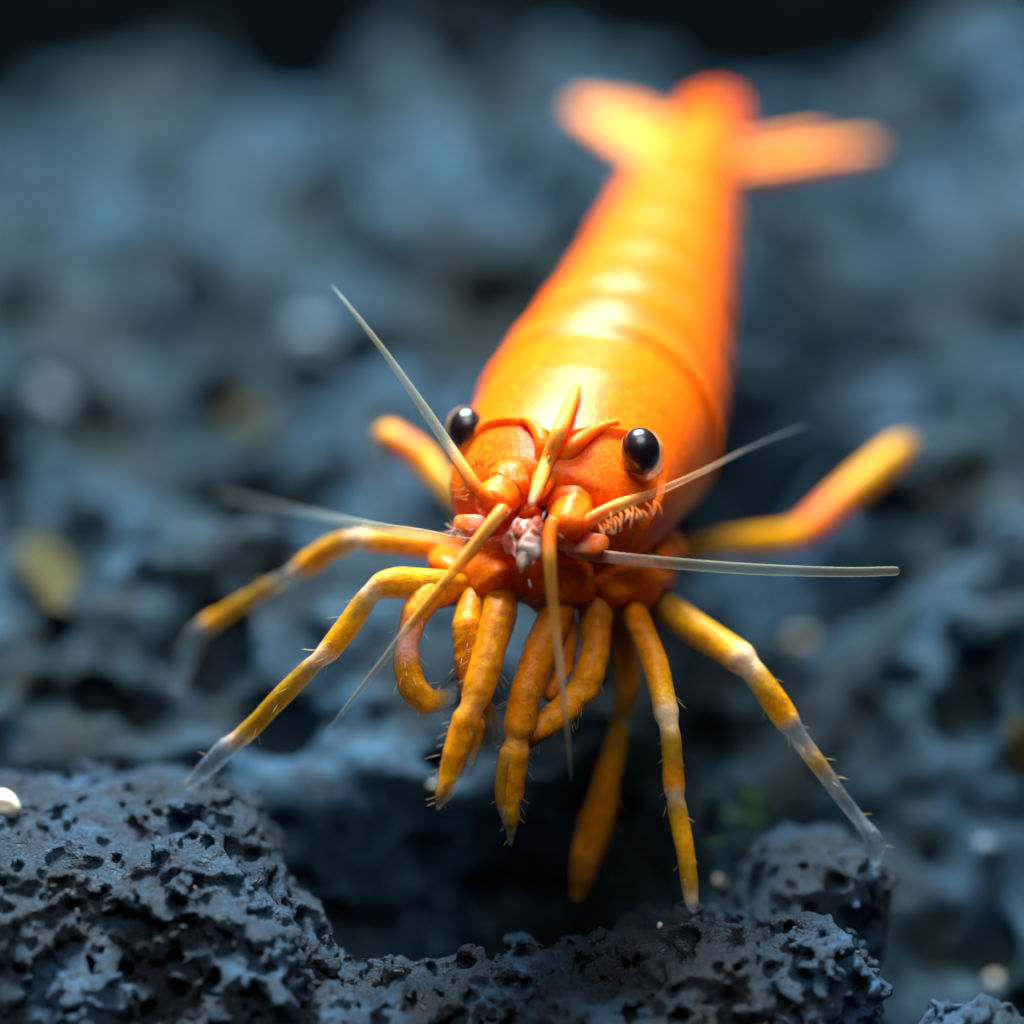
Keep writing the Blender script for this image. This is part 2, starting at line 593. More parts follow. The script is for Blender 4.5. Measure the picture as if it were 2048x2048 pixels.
def make_bed():
    h = 0.02
    rs = np.random.default_rng(21)
    lo, n, (X, Y, Z) = axes((-3.1, -0.75, -1.25), (3.2, 6.1, 0.72), h)
    X2, Y2 = X[:, None], Y[None, :]
    H = bed_height(X2, Y2).astype(np.float32)
    calm = (1 - 0.72 * np.exp(-((X2 + 0.05) / 0.75) ** 2 - ((Y2 + 0.1) / 0.55) ** 2)).astype(np.float32)   # gentler ground beneath the shrimp
    for cell, amp in ((0.75, 0.26), (0.40, 0.18), (0.16, 0.04)):
        H += amp * calm * grid_noise(H.shape, h, cell, rs)
    Fd = (Z[None, None, :] - H[:, :, None]) * 0.8
    Fd = Fd.astype(np.float32)
    for cell, amp in ((0.16, 0.035), (0.07, 0.014)):
        Fd += amp * grid_noise(Fd.shape, h, cell, rs)
    far = Fd[:, 90:, :]
    stamp_pores(far, lo, h, 70, 0.12, 0.26, rs, power=1.5)
    stamp_pores(Fd, lo, h, 1700, 0.03, 0.11, rs, power=2.6)
    for cell, amp in ((0.10, 0.02), (0.05, 0.014)):
        Fd += amp * grid_noise(Fd.shape, h, cell, rs)
    V, Q = main_piece(*surface_nets(Fd, lo, h))
    o = link('lava_bed', mesh('lava_bed', V, Q), M_BED)
    tag(o, kind='structure')
    return o


make_bed()
wall = link('tank_back_wall', mesh('tank_back_wall', [(-14, 9, -4), (14, 9, -4), (14, 9, 9), (-14, 9, 9), (-14, 9.3, -4), (14, 9.3, -4), (14, 9.3, 9), (-14, 9.3, 9)],
            [(0, 1, 2, 3), (4, 7, 6, 5), (0, 3, 7, 4), (1, 5, 6, 2), (3, 2, 6, 7), (0, 4, 5, 1)]), None, smooth=False)
wall.data.materials.append(simple('dark_tank_wall', (0.002, 0.005, 0.007), 0.9, 0.05, scale=1.0))
tag(wall, kind='structure')

NOISE = ((0.30, 0.045), (0.14, 0.030), (0.06, 0.014), (0.025, 0.006))


def L_(px, py, d, rx, ry, rz):
    return (P(px, py, d), (rx, ry, rz))


tag(blob_rock('lava_rock',
              [L_(150, 1960, 6.10, .44, .34, .30), L_(420, 1900, 6.12, .22, .30, .30), L_(480, 2060, 6.0, .25, .25, .22),
               L_(330, 1700, 6.25, .26, .24, .14), L_(40, 1750, 6.15, .26, .28, .16)],
              [], 0.0058, 5, NOISE,
              ((2600, 0.009, 0.020, 1.5), (260, 0.018, 0.045, 2.0)), M_ROCK, blend=0.10),
    'large pitted black lava rock in front of the shrimp at lower left', 'rock')
tag(blob_rock('lava_rock',
              [L_(1380, 1990, 5.98, .26, .22, .14), L_(1560, 2010, 5.98, .20, .20, .14), L_(1180, 2060, 5.95, .26, .2, .12),
               L_(880, 2090, 5.93, .30, .16, .10), L_(640, 2060, 5.95, .16, .16, .12), L_(1390, 1880, 6.08, .09, .12, .08)],
              [], 0.0058, 9, ((0.25, 0.035), (0.12, 0.028), (0.06, 0.014), (0.025, 0.006)),
              ((2400, 0.009, 0.020, 1.5), (240, 0.018, 0.045, 2.0)), M_ROCK, blend=0.09),
    'low pitted lava rock across the bottom under the near right leg', 'rock')
tag(blob_rock('lava_rock',
              [L_(1650, 1850, 6.28, .16, .17, .17), L_(1540, 1900, 6.30, .20, .18, .14), L_(1715, 1805, 6.12, .075, .12, .09), L_(1640, 1800, 6.3, .14, .2, .13),
               L_(1430, 1920, 6.3, .16, .16, .09)],
              [], 0.0085, 12, ((0.25, 0.04), (0.12, 0.034), (0.05, 0.012)),
              ((420, 0.010, 0.024, 1.5),), M_ROCK, blend=0.07, after=((0.03, 0.010), (0.016, 0.006))),
    'dark rounded rock hump under the clear right foot', 'rock')
tag(blob_rock('lava_rock',
              [L_(1960, 2110, 5.86, .17, .14, .08), L_(1830, 2120, 5.9, .10, .10, .05)],
              [], 0.0065, 31, ((0.12, 0.03), (0.06, 0.014), (0.025, 0.006)),
              ((420, 0.009, 0.020, 1.5), (60, 0.018, 0.035, 2.0)), M_ROCK, blend=0.07),
    'top of a small pitted rock in the bottom right corner', 'rock')


# ------------------------------------------------------------------ small things lying on the rock
from mathutils.bvhtree import BVHTree
TREES = []
for _o in list(COL.objects):
    if _o.name.startswith('lava'):
        _n = len(_o.data.vertices)
        _v = np.empty(_n * 3, np.float32)
        _o.data.vertices.foreach_get('co', _v)
        _q = np.empty(len(_o.data.polygons) * 4, np.int32)
        _o.data.polygons.foreach_get('vertices', _q)
        TREES.append(BVHTree.FromPolygons(_v.reshape(-1, 3).tolist(), _q.reshape(-1, 4).tolist()))


def rock_depth(px, py):
    """depth along the view axis of the first rock met in the direction of a pixel"""
    r = Vector(P(px, py, 6.0) - CAM)
    hits = [h_[3] for h_ in (tr.ray_cast(Vector(CAM), r.normalized()) for tr in TREES) if h_[0] is not None]
    return min(hits) * 6.0 / r.length if hits else 6.0


def pebble(name, px, py, d, rx, ry, rz, mat, label, cat, seed, roll=0.0, bumps=0.12, group=None):
    d = rock_depth(px, py)
    v, f, c = ellipsoid(P(px, py, d), view_axes(rx * S(d), ry * S(d), rz * S(d), roll), 18, 26, bumps=bumps, seed=seed)
    o = link(name, mesh(name, v, f), mat)
    return tag(o, label, cat, group)


def grid_faces(n, m, wrap=True):
    i, j = np.meshgrid(np.arange(n - 1), np.arange(m if wrap else m - 1), indexing='ij')
    j2 = (j + 1) % m
    return np.stack([i * m + j, (i + 1) * m + j, (i + 1) * m + j2, i * m + j2], -1).reshape(-1, 4)


def ellipsoid(c, ax, n=28, m=40, bumps=0.0, seed=0, colr=PAL['o']):
    """ax: three axis vectors (rows)"""
    u = np.linspace(0, math.pi, n)
    vv = np.linspace(0, 2 * math.pi, m, endpoint=False)
    U, W = np.meshgrid(u, vv, indexing='ij')
    q = np.stack([np.sin(U) * np.cos(W), np.sin(U) * np.sin(W), np.cos(U)], -1)
    r = 1 + 0 * U
    if bumps:
        rs = np.random.default_rng(seed)
        for _ in range(14):
            k = rs.normal(0, 2.4, 3)
            r = r + bumps / 3 * np.sin(q @ k * 1.4 + rs.uniform(0, 6.3))
    V_ = c + (q * r[..., None]) @ np.array(ax)
    return V_.reshape(-1, 3), grid_faces(n, m), np.tile(np.array(colr), (n * m, 1))


def view_axes(rx, ry, rz, roll=0.0):
    """axes in the picture plane (rx across, ry up, rz in depth)"""
    c_, s_ = math.cos(roll), math.sin(roll)
    return [(RT * c_ + UP * s_) * rx, (-RT * s_ + UP * c_) * ry, FW * rz]


M_GRIT = simple('grey_grit', (0.11, 0.165, 0.21), 0.3, 0.6)
M_QUARTZ = simple('quartz', (0.85, 0.78, 0.64), 0.12, 0.8, 0.3, 0.0, 0.05)
M_SAND = simple('pale_sand', (0.16, 0.15, 0.12), 0.3, 0.6, 0.2)
M_LEAF = simple('dead_leaf', (0.042, 0.036, 0.012), 0.8, 0.1, 0.2, vary=0.4)
M_ALGA = simple('green_alga', (0.045, 0.13, 0.035), 0.5, 0.4, 0.2, vary=0.5)

pebble('quartz_grain', 8, 1608, 5.90, 36, 26, 30, M_QUARTZ, 'glossy white quartz grain glinting at the left edge', 'grain', 4, roll=-0.7, bumps=0.05)
pebble('sand_grain', 1434, 1768, 6.02, 22, 18, 18, M_SAND, 'pale yellowish sand grain beside the near right foot', 'grain', 5)
pebble('sand_grain', 1320, 1851, 5.88, 6, 6, 6, M_QUARTZ, 'tiny clear glinting grain left of the near right foot', 'grain', 6)
pebble('sand_grain', 388, 1776, 5.80, 6, 6, 6, M_QUARTZ, 'tiny glinting grain on top of the large left rock', 'grain', 7)
pebble('sand_grain', 866, 1570, 6.02, 9, 4, 6, M_QUARTZ, 'tiny flat glinting flake by the tip of the left claw leg', 'grain', 8)
pebble('sand_grain', 1604, 1292, 6.75, 34, 30, 30, M_SAND, 'beige round grain out of focus right of the arched leg', 'grain', 9)
pebble('sand_grain', 630, 690, 8.15, 52, 50, 50, M_GRIT, 'pale grain blurred to a round disc beside the upward feeler', 'grain', 10)
pebble('sand_grain', 100, 800, 7.75, 40, 40, 36, M_GRIT, 'blurred bluish grain at the left edge, upper half', 'grain', 11)
pebble('sand_grain', 1990, 1960, 5.75, 12, 12, 12, M_QUARTZ, 'glinting grain in the bottom right corner', 'grain', 13)
pebble('sand_grain', 1970, 1700, 6.75, 22, 22, 22, M_GRIT, 'grain blurred to a faint disc near the right edge', 'grain', 14)


def leaf(name, a, b_, wpx, mat, label, cat):
    """a thin curled fragment between two picture points"""
    a, b_ = (a[0], a[1], rock_depth(a[0], a[1])), (b_[0], b_[1], rock_depth(b_[0], b_[1]))
    pa, pb = P(*a), P(*b_)
    mid = (pa + pb) / 2 + np.array([0, 0, 0.02])
    sc_ = wpx * S(a[2])
    r = [list(pa) + [sc_ * .45, 0, 0, 0, 1], list(mid) + [sc_, 0, 0, 0, 1], list(pb) + [sc_ * .6, 0, 0, 0, 1]]
    v, f, c = tube_data(r, 24, 14, flat=0.2, flat_dir=(0.2, -0.45, 0.9))
    return tag(link(name, mesh(name, v, f), mat), label, cat)


leaf('leaf_fragment', (55, 1075, 7.1), (140, 1225, 6.85), 52, M_LEAF, 'yellow-brown scrap of leaf out of focus at the left edge', 'leaf')
leaf('leaf_fragment', (445, 872, 7.62), (530, 835, 7.72), 36, M_LEAF, 'small dull yellow scrap out of focus left of the raised rear leg', 'leaf')
leaf('leaf_fragment', (2035, 1430, 6.6), (2050, 1560, 6.5), 40, M_LEAF, 'yellowish scrap cut off by the right edge', 'leaf')
parts = []
rs = np.random.default_rng(17)
for k in range(40):
    x, y = 1480 + rs.normal(0, 34), 1640 + rs.normal(0, 26)
    d = rock_depth(x, y)
    a = rs.uniform(0, 6.3)
    l = rs.uniform(14, 34)
    parts.append(tube_data([list(P(x, y, d)) + [5 * S(d), 0, 0, 0, 1], list(P(x + math.cos(a) * l, y - abs(math.sin(a)) * l, d - .02)) + [3 * S(d), 0, 0, 0, 1],
                            list(P(x + math.cos(a) * l * 1.8, y - abs(math.sin(a)) * l * 1.3, d - .03)) + [1 * S(d), 0, 0, 0, 1]], 8, 6))
v, f, c = join(parts)
tag(link('alga_tuft', mesh('alga_tuft', v, f), M_ALGA), 'small green tuft of algae in the gap left of the arched right leg', 'algae', kind='stuff')

# ------------------------------------------------------------------ the shrimp
shrimp = bpy.data.objects.new('shrimp', None)
COL.objects.link(shrimp)
shrimp.location = (0.25, 0.6, 0.0)
shrimp.empty_display_size = 0.2
bpy.context.view_layer.update()
tag(shrimp, 'bright orange shrimp with black eyes facing the camera on dark lava rock', 'shrimp')

# spine: px, py, depth, half width, half height up, half height down
ST = [(1085, 1040, 5.955, .040, .030, .035),
      (1088, 1034, 5.97, .130, .080, .100),
      (1098, 1016, 6.00, .185, .120, .150),
      (1116, 990, 6.07, .222, .158, .190),
      (1150, 930, 6.24, .250, .212, .232),
      (1197, 858, 6.45, .254, .245, .240),
      (1237, 770, 6.68, .236, .245, .235),
      (1272, 682, 6.90, .207, .222, .215),
      (1304, 590, 7.15, .182, .198, .195),
      (1336, 480, 7.48, .155, .174, .170),
      (1366, 395, 7.75, .120, .140, .135),
      (1392, 325, 8.02, .090, .106, .100),
      (1410, 270, 8.26, .072, .078, .075),
      (1424, 238, 8.46, .055, .048, .045),
      (1432, 222, 8.58, .018, .016, .016)]
SP = catmull([list(P(a, b_, c)) + [d, e, f] for a, b_, c, d, e, f in ST], 260)
SL = np.r_[0, np.cumsum(np.linalg.norm(np.diff(SP[:, :3], axis=0), axis=1))]
LEN = SL[-1]
TG = np.gradient(SP[:, :3], axis=0)
TG /= np.linalg.norm(TG, axis=1)[:, None]


def body_pt(s, th, grow=0.0):
    """surface point at arc length s, angle th from the back (0) round the right side"""
    s = np.asarray(s, float)
    c = np.stack([np.interp(s, SL, SP[:, j]) for j in range(6)], -1)
    T = np.stack([np.interp(s, SL, TG[:, j]) for j in range(3)], -1)
    T /= np.linalg.norm(T, axis=-1)[..., None]
    Sd = np.cross(T, np.array([0, 0, 1.0]))
    Sd /= np.linalg.norm(Sd, axis=-1)[..., None]
    U = np.cross(Sd, T)
    sn, cs = np.sin(th), np.cos(th)
    wd = c[..., 3] * (1 - 0.10 * np.clip(-cs, 0, 1) ** 2 - 0.04 * np.clip(cs, 0, 1) ** 2) + grow
    hu = np.where(cs >= 0, c[..., 4], c[..., 5]) + grow
    return c[..., :3] + Sd * (wd * sn)[..., None] + U * (hu * cs)[..., None]


def s_at(px, py, d):
    p = P(px, py, d)
    return SL[np.argmin(np.linalg.norm(SP[:, :3] - p, axis=1))]


def proj(p):
    q = np.asarray(p) - CAM
    d = q @ FW
    return 1024 + (q @ RT) / (FRAME / 2048 * d / FOCUS), 1024 - (q @ UP) / (FRAME / 2048 * d / FOCUS), d


def s_back(py):
    """arc length at which the midline of the back is seen at height py"""
    u = np.linspace(0.1, LEN * 0.98, 600)
    y = proj(body_pt(u, np.zeros_like(u), 0.01))[1]
    return float(u[np.argmin(np.abs(y - py))])


S_CB = s_back(660)                      # back edge of the carapace
S_TB = s_at(1400, 285, 8.18)            # root of the tail fan
SEG = [S_CB - 0.02, s_back(592), s_back(528), s_back(462), s_back(390), s_back(325), S_TB + 0.1]


def mix(a, b_, t):
    t = np.asarray(t)[..., None]
    return np.array(a) * (1 - t) + np.array(b_) * t


def smooth(a, b_, x):
    t = np.clip((x - a) / (b_ - a), 0, 1)
    return t * t * (3 - 2 * t)


# trunk: head tissue and ringed abdomen in one skin
ns, nt_ = 420, 72
s = np.linspace(0, LEN, ns)
th = np.linspace(0, 2 * math.pi, nt_, endpoint=False)
SS, TH = np.meshgrid(s, th, indexing='ij')
g = np.zeros_like(SS)
for k in range(6):
    a, b_ = SEG[k], SEG[k + 1]
    u = (SS - a) / (b_ - a)
    on = (u >= 0) & (u < 1)
    g = np.where(on, (0.054 * (1 - (1 - np.clip(u, 0, 1)) ** 2) - 0.020) * (1 - 0.35 * k / 6) * (0.55 + 0.45 * np.cos(TH * 0.5) ** 2), g)
fade = smooth(0.0, 0.12, SS)
V = body_pt(SS, TH, g * fade).reshape(-1, 3)
top = np.clip(np.cos(TH), 0, 1)
cl = mix(PAL['r'], PAL['o'], smooth(0.35, 0.62, SS / LEN * 2.2))
cl = np.where((SS < 0.30)[..., None], mix(PAL['r'], PAL['o'], 0.35 + 0 * SS), cl)
for k in range(6):                                          # paler hinge membrane at the front of each ring, doubling as its painted highlight
    u = (SS - SEG[k]) / (SEG[k + 1] - SEG[k])
    m = np.where((u > 0) & (u < 1), np.exp(-((u - 0.42) / 0.17) ** 2), 0) * 0.16
    cl = cl * (1 - m[..., None]) + np.array((0.98, 0.50, 0.14, 1.0)) * m[..., None]
link('body', mesh('body', V, grid_faces(ns, nt_), cl.reshape(-1, 4)), M_BODY, shrimp)

# carapace: the saddle of shell over the thorax, with eye notches in its front rim
S_FR = s_at(1118, 986, 6.08)


def rim(t):
    a = np.abs((t + math.pi) % (2 * math.pi) - math.pi)      # 0 back .. pi belly
    v = S_FR - 0.01
    v = v - 0.060 * np.exp(-(a / 0.30) ** 2)                 # root of the rostrum
    v = v + 0.030 * np.exp(-((a - 0.85) / 0.28) ** 2)        # eye notch
    v = v - 0.075 * smooth(1.15, 1.7, a)                     # cheek
    return v + 0.22 * smooth(2.2, 3.0, a)


na, nb = 90, 110
A = np.linspace(0, 1, na)
th = np.linspace(-2.6, 2.6, nb)
AA, TH = np.meshgrid(A, th, indexing='ij')
sf = rim(TH)
SS = sf + AA * (S_CB + 0.035 - sf)
gr = 0.013 + 0.003 * np.exp(-AA / 0.03) - 0.02 * smooth(0.0, 1.0, 1 - AA) * 0 + 0.016 * smooth(0.85, 1.0, AA)
gr = np.where(AA <= 0, -0.004, gr)
gr = np.where(AA >= 1, 0.004, gr)
V = body_pt(SS, TH, gr)
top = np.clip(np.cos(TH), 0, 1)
cl = mix(PAL['o'], PAL['y'], 0.75 * top ** 2)  # yellower along the top: overhead light mixed into the shell colour
cl = mix(cl, PAL['r'], 0) if False else cl
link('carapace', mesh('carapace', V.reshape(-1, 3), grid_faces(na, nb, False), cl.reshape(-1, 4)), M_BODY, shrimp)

_S, _T = np.meshgrid(np.linspace(0, LEN * 0.6, 240), np.linspace(0, 2 * math.pi, 180), indexing='ij')
_G = np.where(_S > rim(_T), 0.016, 0.0)
_PX, _PY, _D = proj(body_pt(_S, _T, _G))


def on_skin(px, py, lift=0.0):
    """depth of the shell seen at a pixel, moved towards the lens by lift"""
    k = np.hypot(_PX - px, _PY - py)
    m = k < max(14.0, k.min() + 6)
    return float(_D[m].min()) - lift


# rostrum: toothed spike on the midline with two side keels
d0, d1, d2 = on_skin(1152, 782, 0.004), on_skin(1140, 810, 0.012), on_skin(1118, 865, 0.03)
parts = [tube_data(rows([(1156, 770, d0 + 0.02, 6, 'y'), (1150, 786, d0, 12, 'a'), (1138, 815, d1, 15, 'a'), (1118, 865, d2, 17, 'a'), (1092, 930, 5.93, 15, 'a'),
                         (1072, 985, 5.84, 12, 'a'), (1062, 1012, 5.81, 5, 'p')]), 70, 12),
         tube_data(rows([(1040, 838, on_skin(1040, 838, -.015), 6, 'y'), (1062, 846, on_skin(1062, 846, -0.006), 10, 'y'), (1084, 885, on_skin(1084, 885, 0.006), 16, 'y'), (1080, 945, 5.95, 17, 'y'), (1066, 990, 5.86, 6, 'y')]), 50, 12),
         tube_data(rows([(1240, 842, on_skin(1240, 842, -.015), 6, 'y'), (1196, 858, on_skin(1196, 858, -0.006), 10, 'y'), (1150, 890, on_skin(1150, 890, 0.006), 18, 'y'), (1110, 942, 5.955, 20, 'y'), (1078, 995, 5.86, 8, 'o')]), 50, 12)]
for k in range(9):
    t = k / 8
    x, y = 1146 - 74 * t, 792 + 190 * t
    d = np.interp(y, [792, 815, 865, 930, 985], [d0, d1, d2, 5.93, 5.84]) - 0.006
    parts.append(tube_data(rows([(x, y, d, 5, 'a'), (x - 2, y + 6, d - 0.006, 4, 'a'), (x - 4, y + 13, d - 0.010, 1.5, 'a')]), 8, 8))
v, f, c = join(parts)
link('rostrum', mesh('rostrum', v, f, c), M_FACE, shrimp)


# eyes on their stalks
for (ex, ey, d, rx, ry, roll, stalk, cup) in (
        (1281, 902, 5.95, 39, 48, 0.10, [(1190, 930, 6.16, 40, 'r'), (1240, 915, 6.07, 46, 'r'), (1283, 908, 5.995, 47, 'o')], (1286, 909, 5.972, 44, 53)),
        (934, 861, 6.14, 38, 47, 0.08, [(1060, 905, 6.22, 40, 'r'), (1010, 882, 6.17, 42, 'r'), (966, 866, 6.125, 42, 'r')], (931, 862, 6.16, 40, 49))):
    v, f, c = tube_data(rows(stalk), 40, 24)
    st = link('eyestalk', mesh('eyestalk', v, f, c), M_FACE, shrimp)
    cx, cy, cz, c1, c2 = cup
    v, f, c = ellipsoid(P(cx, cy, cz), view_axes(c1 * S(cz), c2 * S(cz), 34 * S(cz), roll), colr=(0.90, 0.52, 0.26, 0.55))
    link('eye_rim', mesh('eye_rim', v, f, c), M_LEG, st)
    sx = S(d)
    v, f, c = ellipsoid(P(ex, ey, d), view_axes(rx * sx, ry * sx, 42 * sx, roll))
    link('eye', mesh('eye', v, f, c), M_EYE, shrimp)

# stalked bases of the small antennae
def wrinkle(v, amp, freq, seed):
    rs_ = np.random.default_rng(seed)
    c0 = v.mean(0)
    n_ = (v - c0) / np.linalg.norm(v - c0, axis=1)[:, None]
    k = np.zeros(len(v))
    for _ in range(16):
        q = rs_.normal(0, freq, 3)
        k += np.sin(v @ q + rs_.uniform(0, 6.3))
    return v + n_ * (amp * k / 4)[:, None]


for spec in ([(1050, 950, 6.02, 40, 'r'), (1030, 962, 5.98, 47, 'r'), (1014, 978, 5.94, 46, 'o'), (1006, 986, 5.93, 40, 'o'), (1000, 992, 5.915, 42, 'y'), (985, 1010, 5.88, 36, 'y'), (976, 1020, 5.86, 26, 'y')],
             [(1112, 980, 6.02, 40, 'r'), (1132, 992, 5.98, 50, 'r'), (1144, 1012, 5.94, 48, 'o'), (1146, 1022, 5.925, 42, 'o'), (1144, 1032, 5.91, 44, 'y'), (1134, 1054, 5.87, 36, 'y'), (1128, 1066, 5.85, 26, 'y')]):
    v, f, c = tube_data(rows(spec), 64, 36)
    v = wrinkle(v, 0.0035, 60, int(spec[0][0]))
    link('antennule_base', mesh('antennule_base', v, f, c), M_FACE, shrimp)

# antennal scales: leaf-shaped plates beside the mouth
for spec in ([(1010, 1055, 5.98, 22, 'p'), (960, 1050, 5.92, 28, 'p'), (925, 1048, 5.89, 24, 'y'), (908, 1050, 5.88, 12, 'y')],
             [(1120, 1075, 5.96, 22, 'p'), (1165, 1085, 5.91, 30, 'p'), (1198, 1090, 5.88, 28, 'y'), (1216, 1096, 5.87, 14, 'y')]):
    v, f, c = tube_data(rows(spec), 30, 20, flat=0.45, flat_dir=UP * 0.6 - FW * 0.8)
    link('antennal_scale', mesh('antennal_scale', v, f, c), M_FACE, shrimp)

# bristles fringing the scales, the rostrum gap and the feeler roots
rs = np.random.default_rng(33)
parts = []
for (x, y, d, sx_, sy_, a0, a1, l0, l1, n, k) in (
        (1128, 950, 5.96, 14, 26, -1.2, 0.2, 14, 34, 16, 'p'), (1040, 965, 5.93, 10, 16, -2.4, -0.6, 12, 26, 10, 'p'), (920, 1060, 5.885, 24, 8, 1.6, 3.6, 14, 40, 22, 'p'),
        (1240, 1030, 5.87, 46, 12, 0.6, 1.4, 16, 34, 34, 'y'), (935, 985, 5.9, 12, 26, 2.6, 4.0, 14, 30, 16, 'a'),
        (960, 940, 5.93, 22, 12, -2.2, -1.0, 10, 26, 12, 'y')):
    for i in range(n):
        u = rs.normal(0, 0.6)
        px_, py_ = x + u * sx_, y + rs.normal(0, 0.5) * sy_ - (u * sx_ * 0.4 if sx_ > 40 else 0)
        a = rs.uniform(a0, a1)
        l = rs.uniform(l0, l1)
        parts.append(tube_data(rows([(px_, py_, d, 1.4, k), (px_ + math.cos(a) * l * .5, py_ + math.sin(a) * l * .5, d - .012, 1.1, k),
                                     (px_ + math.cos(a + .3) * l, py_ + math.sin(a + .3) * l, d - .02, 0.6, 'w')]), 6, 5))
v, f, c = join(parts)
tag(link('bristles', mesh('bristles', v, f, c), M_FEEL, shrimp), kind='stuff')

# feelers
def feeler(name, spec, n=140, flat=1.0, fd=None, rings=70, amp=0.07, mat=None):
    spec = [(x, y, d, r * 0.8, k) for x, y, d, r, k in spec]
    v, f, c = tube_data(rows(spec), n, 10, flat=flat, flat_dir=fd, rings=rings, ring_amp=amp)
    return link(name, mesh(name, v, f, c), mat or M_FEEL, shrimp)


feeler('antennule', [(985, 1010, 5.86, 20, 'y'), (955, 980, 5.86, 19, 'y'), (925, 935, 5.88, 16, 'a'), (890, 880, 5.92, 14, 'b'), (850, 820, 5.95, 13, 'b'),
                     (770, 705, 6.0, 8, 'b'), (700, 615, 6.05, 5, 'b'), (662, 568, 6.1, 2, 'k')])
feeler('antennule', [(1010, 1012, 5.86, 18, 'y'), (985, 1045, 5.83, 17, 'a'), (930, 1115, 5.82, 15, 'a'), (840, 1225, 5.83, 11, 'a'), (790, 1290, 5.85, 9, 'b'),
                     (720, 1380, 5.88, 7, 'b'), (650, 1468, 5.92, 3, 'k')])
feeler('antennule', [(1108, 1035, 5.85, 18, 'y'), (1098, 1080, 5.82, 18, 'y'), (1100, 1130, 5.80, 15, 'a'), (1108, 1230, 5.80, 12, 'a'), (1122, 1350, 5.80, 9, 'w'),
                     (1135, 1470, 5.82, 7, 'b'), (1143, 1562, 5.85, 3, 'k')])
feeler('antennule', [(1150, 1060, 5.87, 20, 'y'), (1190, 1035, 5.88, 19, 'y'), (1240, 1010, 5.90, 17, 'a'), (1310, 985, 5.96, 11, 'f'), (1400, 945, 6.05, 7, 'f'),
                     (1500, 895, 6.18, 4, 'k'), (1610, 850, 6.35, 2, 'k')])
# long antennae
feeler('antenna', [(1130, 1100, 5.93, 14, 'p'), (1200, 1112, 5.90, 16, 'p'), (1340, 1126, 5.90, 15, 'b'), (1500, 1138, 5.92, 15, 'b'), (1680, 1144, 5.95, 13, 'b'),
                   (1800, 1142, 5.98, 12, 'b')], flat=0.4, fd=FW, rings=90, amp=0.03)
feeler('antenna', [(1000, 1085, 5.96, 12, 'p'), (930, 1085, 5.93, 14, 'b'), (840, 1068, 5.95, 14, 'b'), (745, 1052, 6.05, 12, 'b'), (600, 1022, 6.4, 9, 'k'), (430, 985, 6.9, 6, 'k')],
       flat=0.4, fd=FW, rings=90, amp=0.03)

# mouth: wet pink folds between the bases of the feelers
parts = []
rs = np.random.default_rng(3)
for (x, y, d, rx, ry, k) in ((1062, 1025, 5.94, 30, 26, 'o'), (1052, 1062, 5.91, 40, 30, 'q'), (1028, 1090, 5.90, 24, 30, 'q'), (1060, 1096, 5.87, 30, 34, 'n'),
                             (1090, 1085, 5.91, 24, 28, 'q'), (1046, 1118, 5.87, 16, 26, 'n'), (1074, 1050, 5.88, 14, 20, 'q'), (1036, 1056, 5.89, 14, 22, 'q'),
                             (990, 1085, 5.93, 40, 24, 'o'), (1150, 1090, 5.94, 46, 22, 'p')):
    v, f, c = ellipsoid(P(x, y, d), view_axes(rx * .8 * S(d), ry * .85 * S(d), 18 * S(d), rs.uniform(-.5, .5)), 18, 24, bumps=0.16, seed=int(x + y), colr=PAL[k])
    parts.append((v, f, c))
for k in range(26):                                         # short bristles
    x, y = 1050 + rs.normal(0, 30), 1070 + rs.normal(0, 34)
    a = rs.uniform(0.6, 2.6)
    l = rs.uniform(14, 34)
    parts.append(tube_data(rows([(x, y, 5.88, 1.8, 'p'), (x + math.cos(a) * l * .5, y + math.sin(a) * l * .5, 5.855, 1.5, 'p'),
                                 (x + math.cos(a) * l, y + math.sin(a) * l, 5.85, 0.6, 'w')]), 6, 5))
v, f, c = join(parts)
link('mouthparts', mesh('mouthparts', v, f, c), M_WET, shrimp)

# breast: rounded leg roots under the head
parts = []
for (x, y, d, rx, ry, rz, k) in ((1010, 1150, 6.10, 90, 62, 110, 'd'), (1110, 1160, 6.08, 100, 66, 110, 'd'), (1220, 1150, 6.16, 110, 80, 130, 'd'),
                                 (930, 1130, 6.18, 80, 56, 110, 'd'), (1270, 1110, 6.30, 100, 90, 160, 'd')):
    parts.append(ellipsoid(P(x, y, d), view_axes(rx * S(d), ry * S(d), rz * S(d)), 24, 32, bumps=0.10, seed=int(x), colr=PAL[k]))
v, f, c = join(parts)
link('leg_roots', mesh('leg_roots', v, f, c), M_BODY, shrimp)


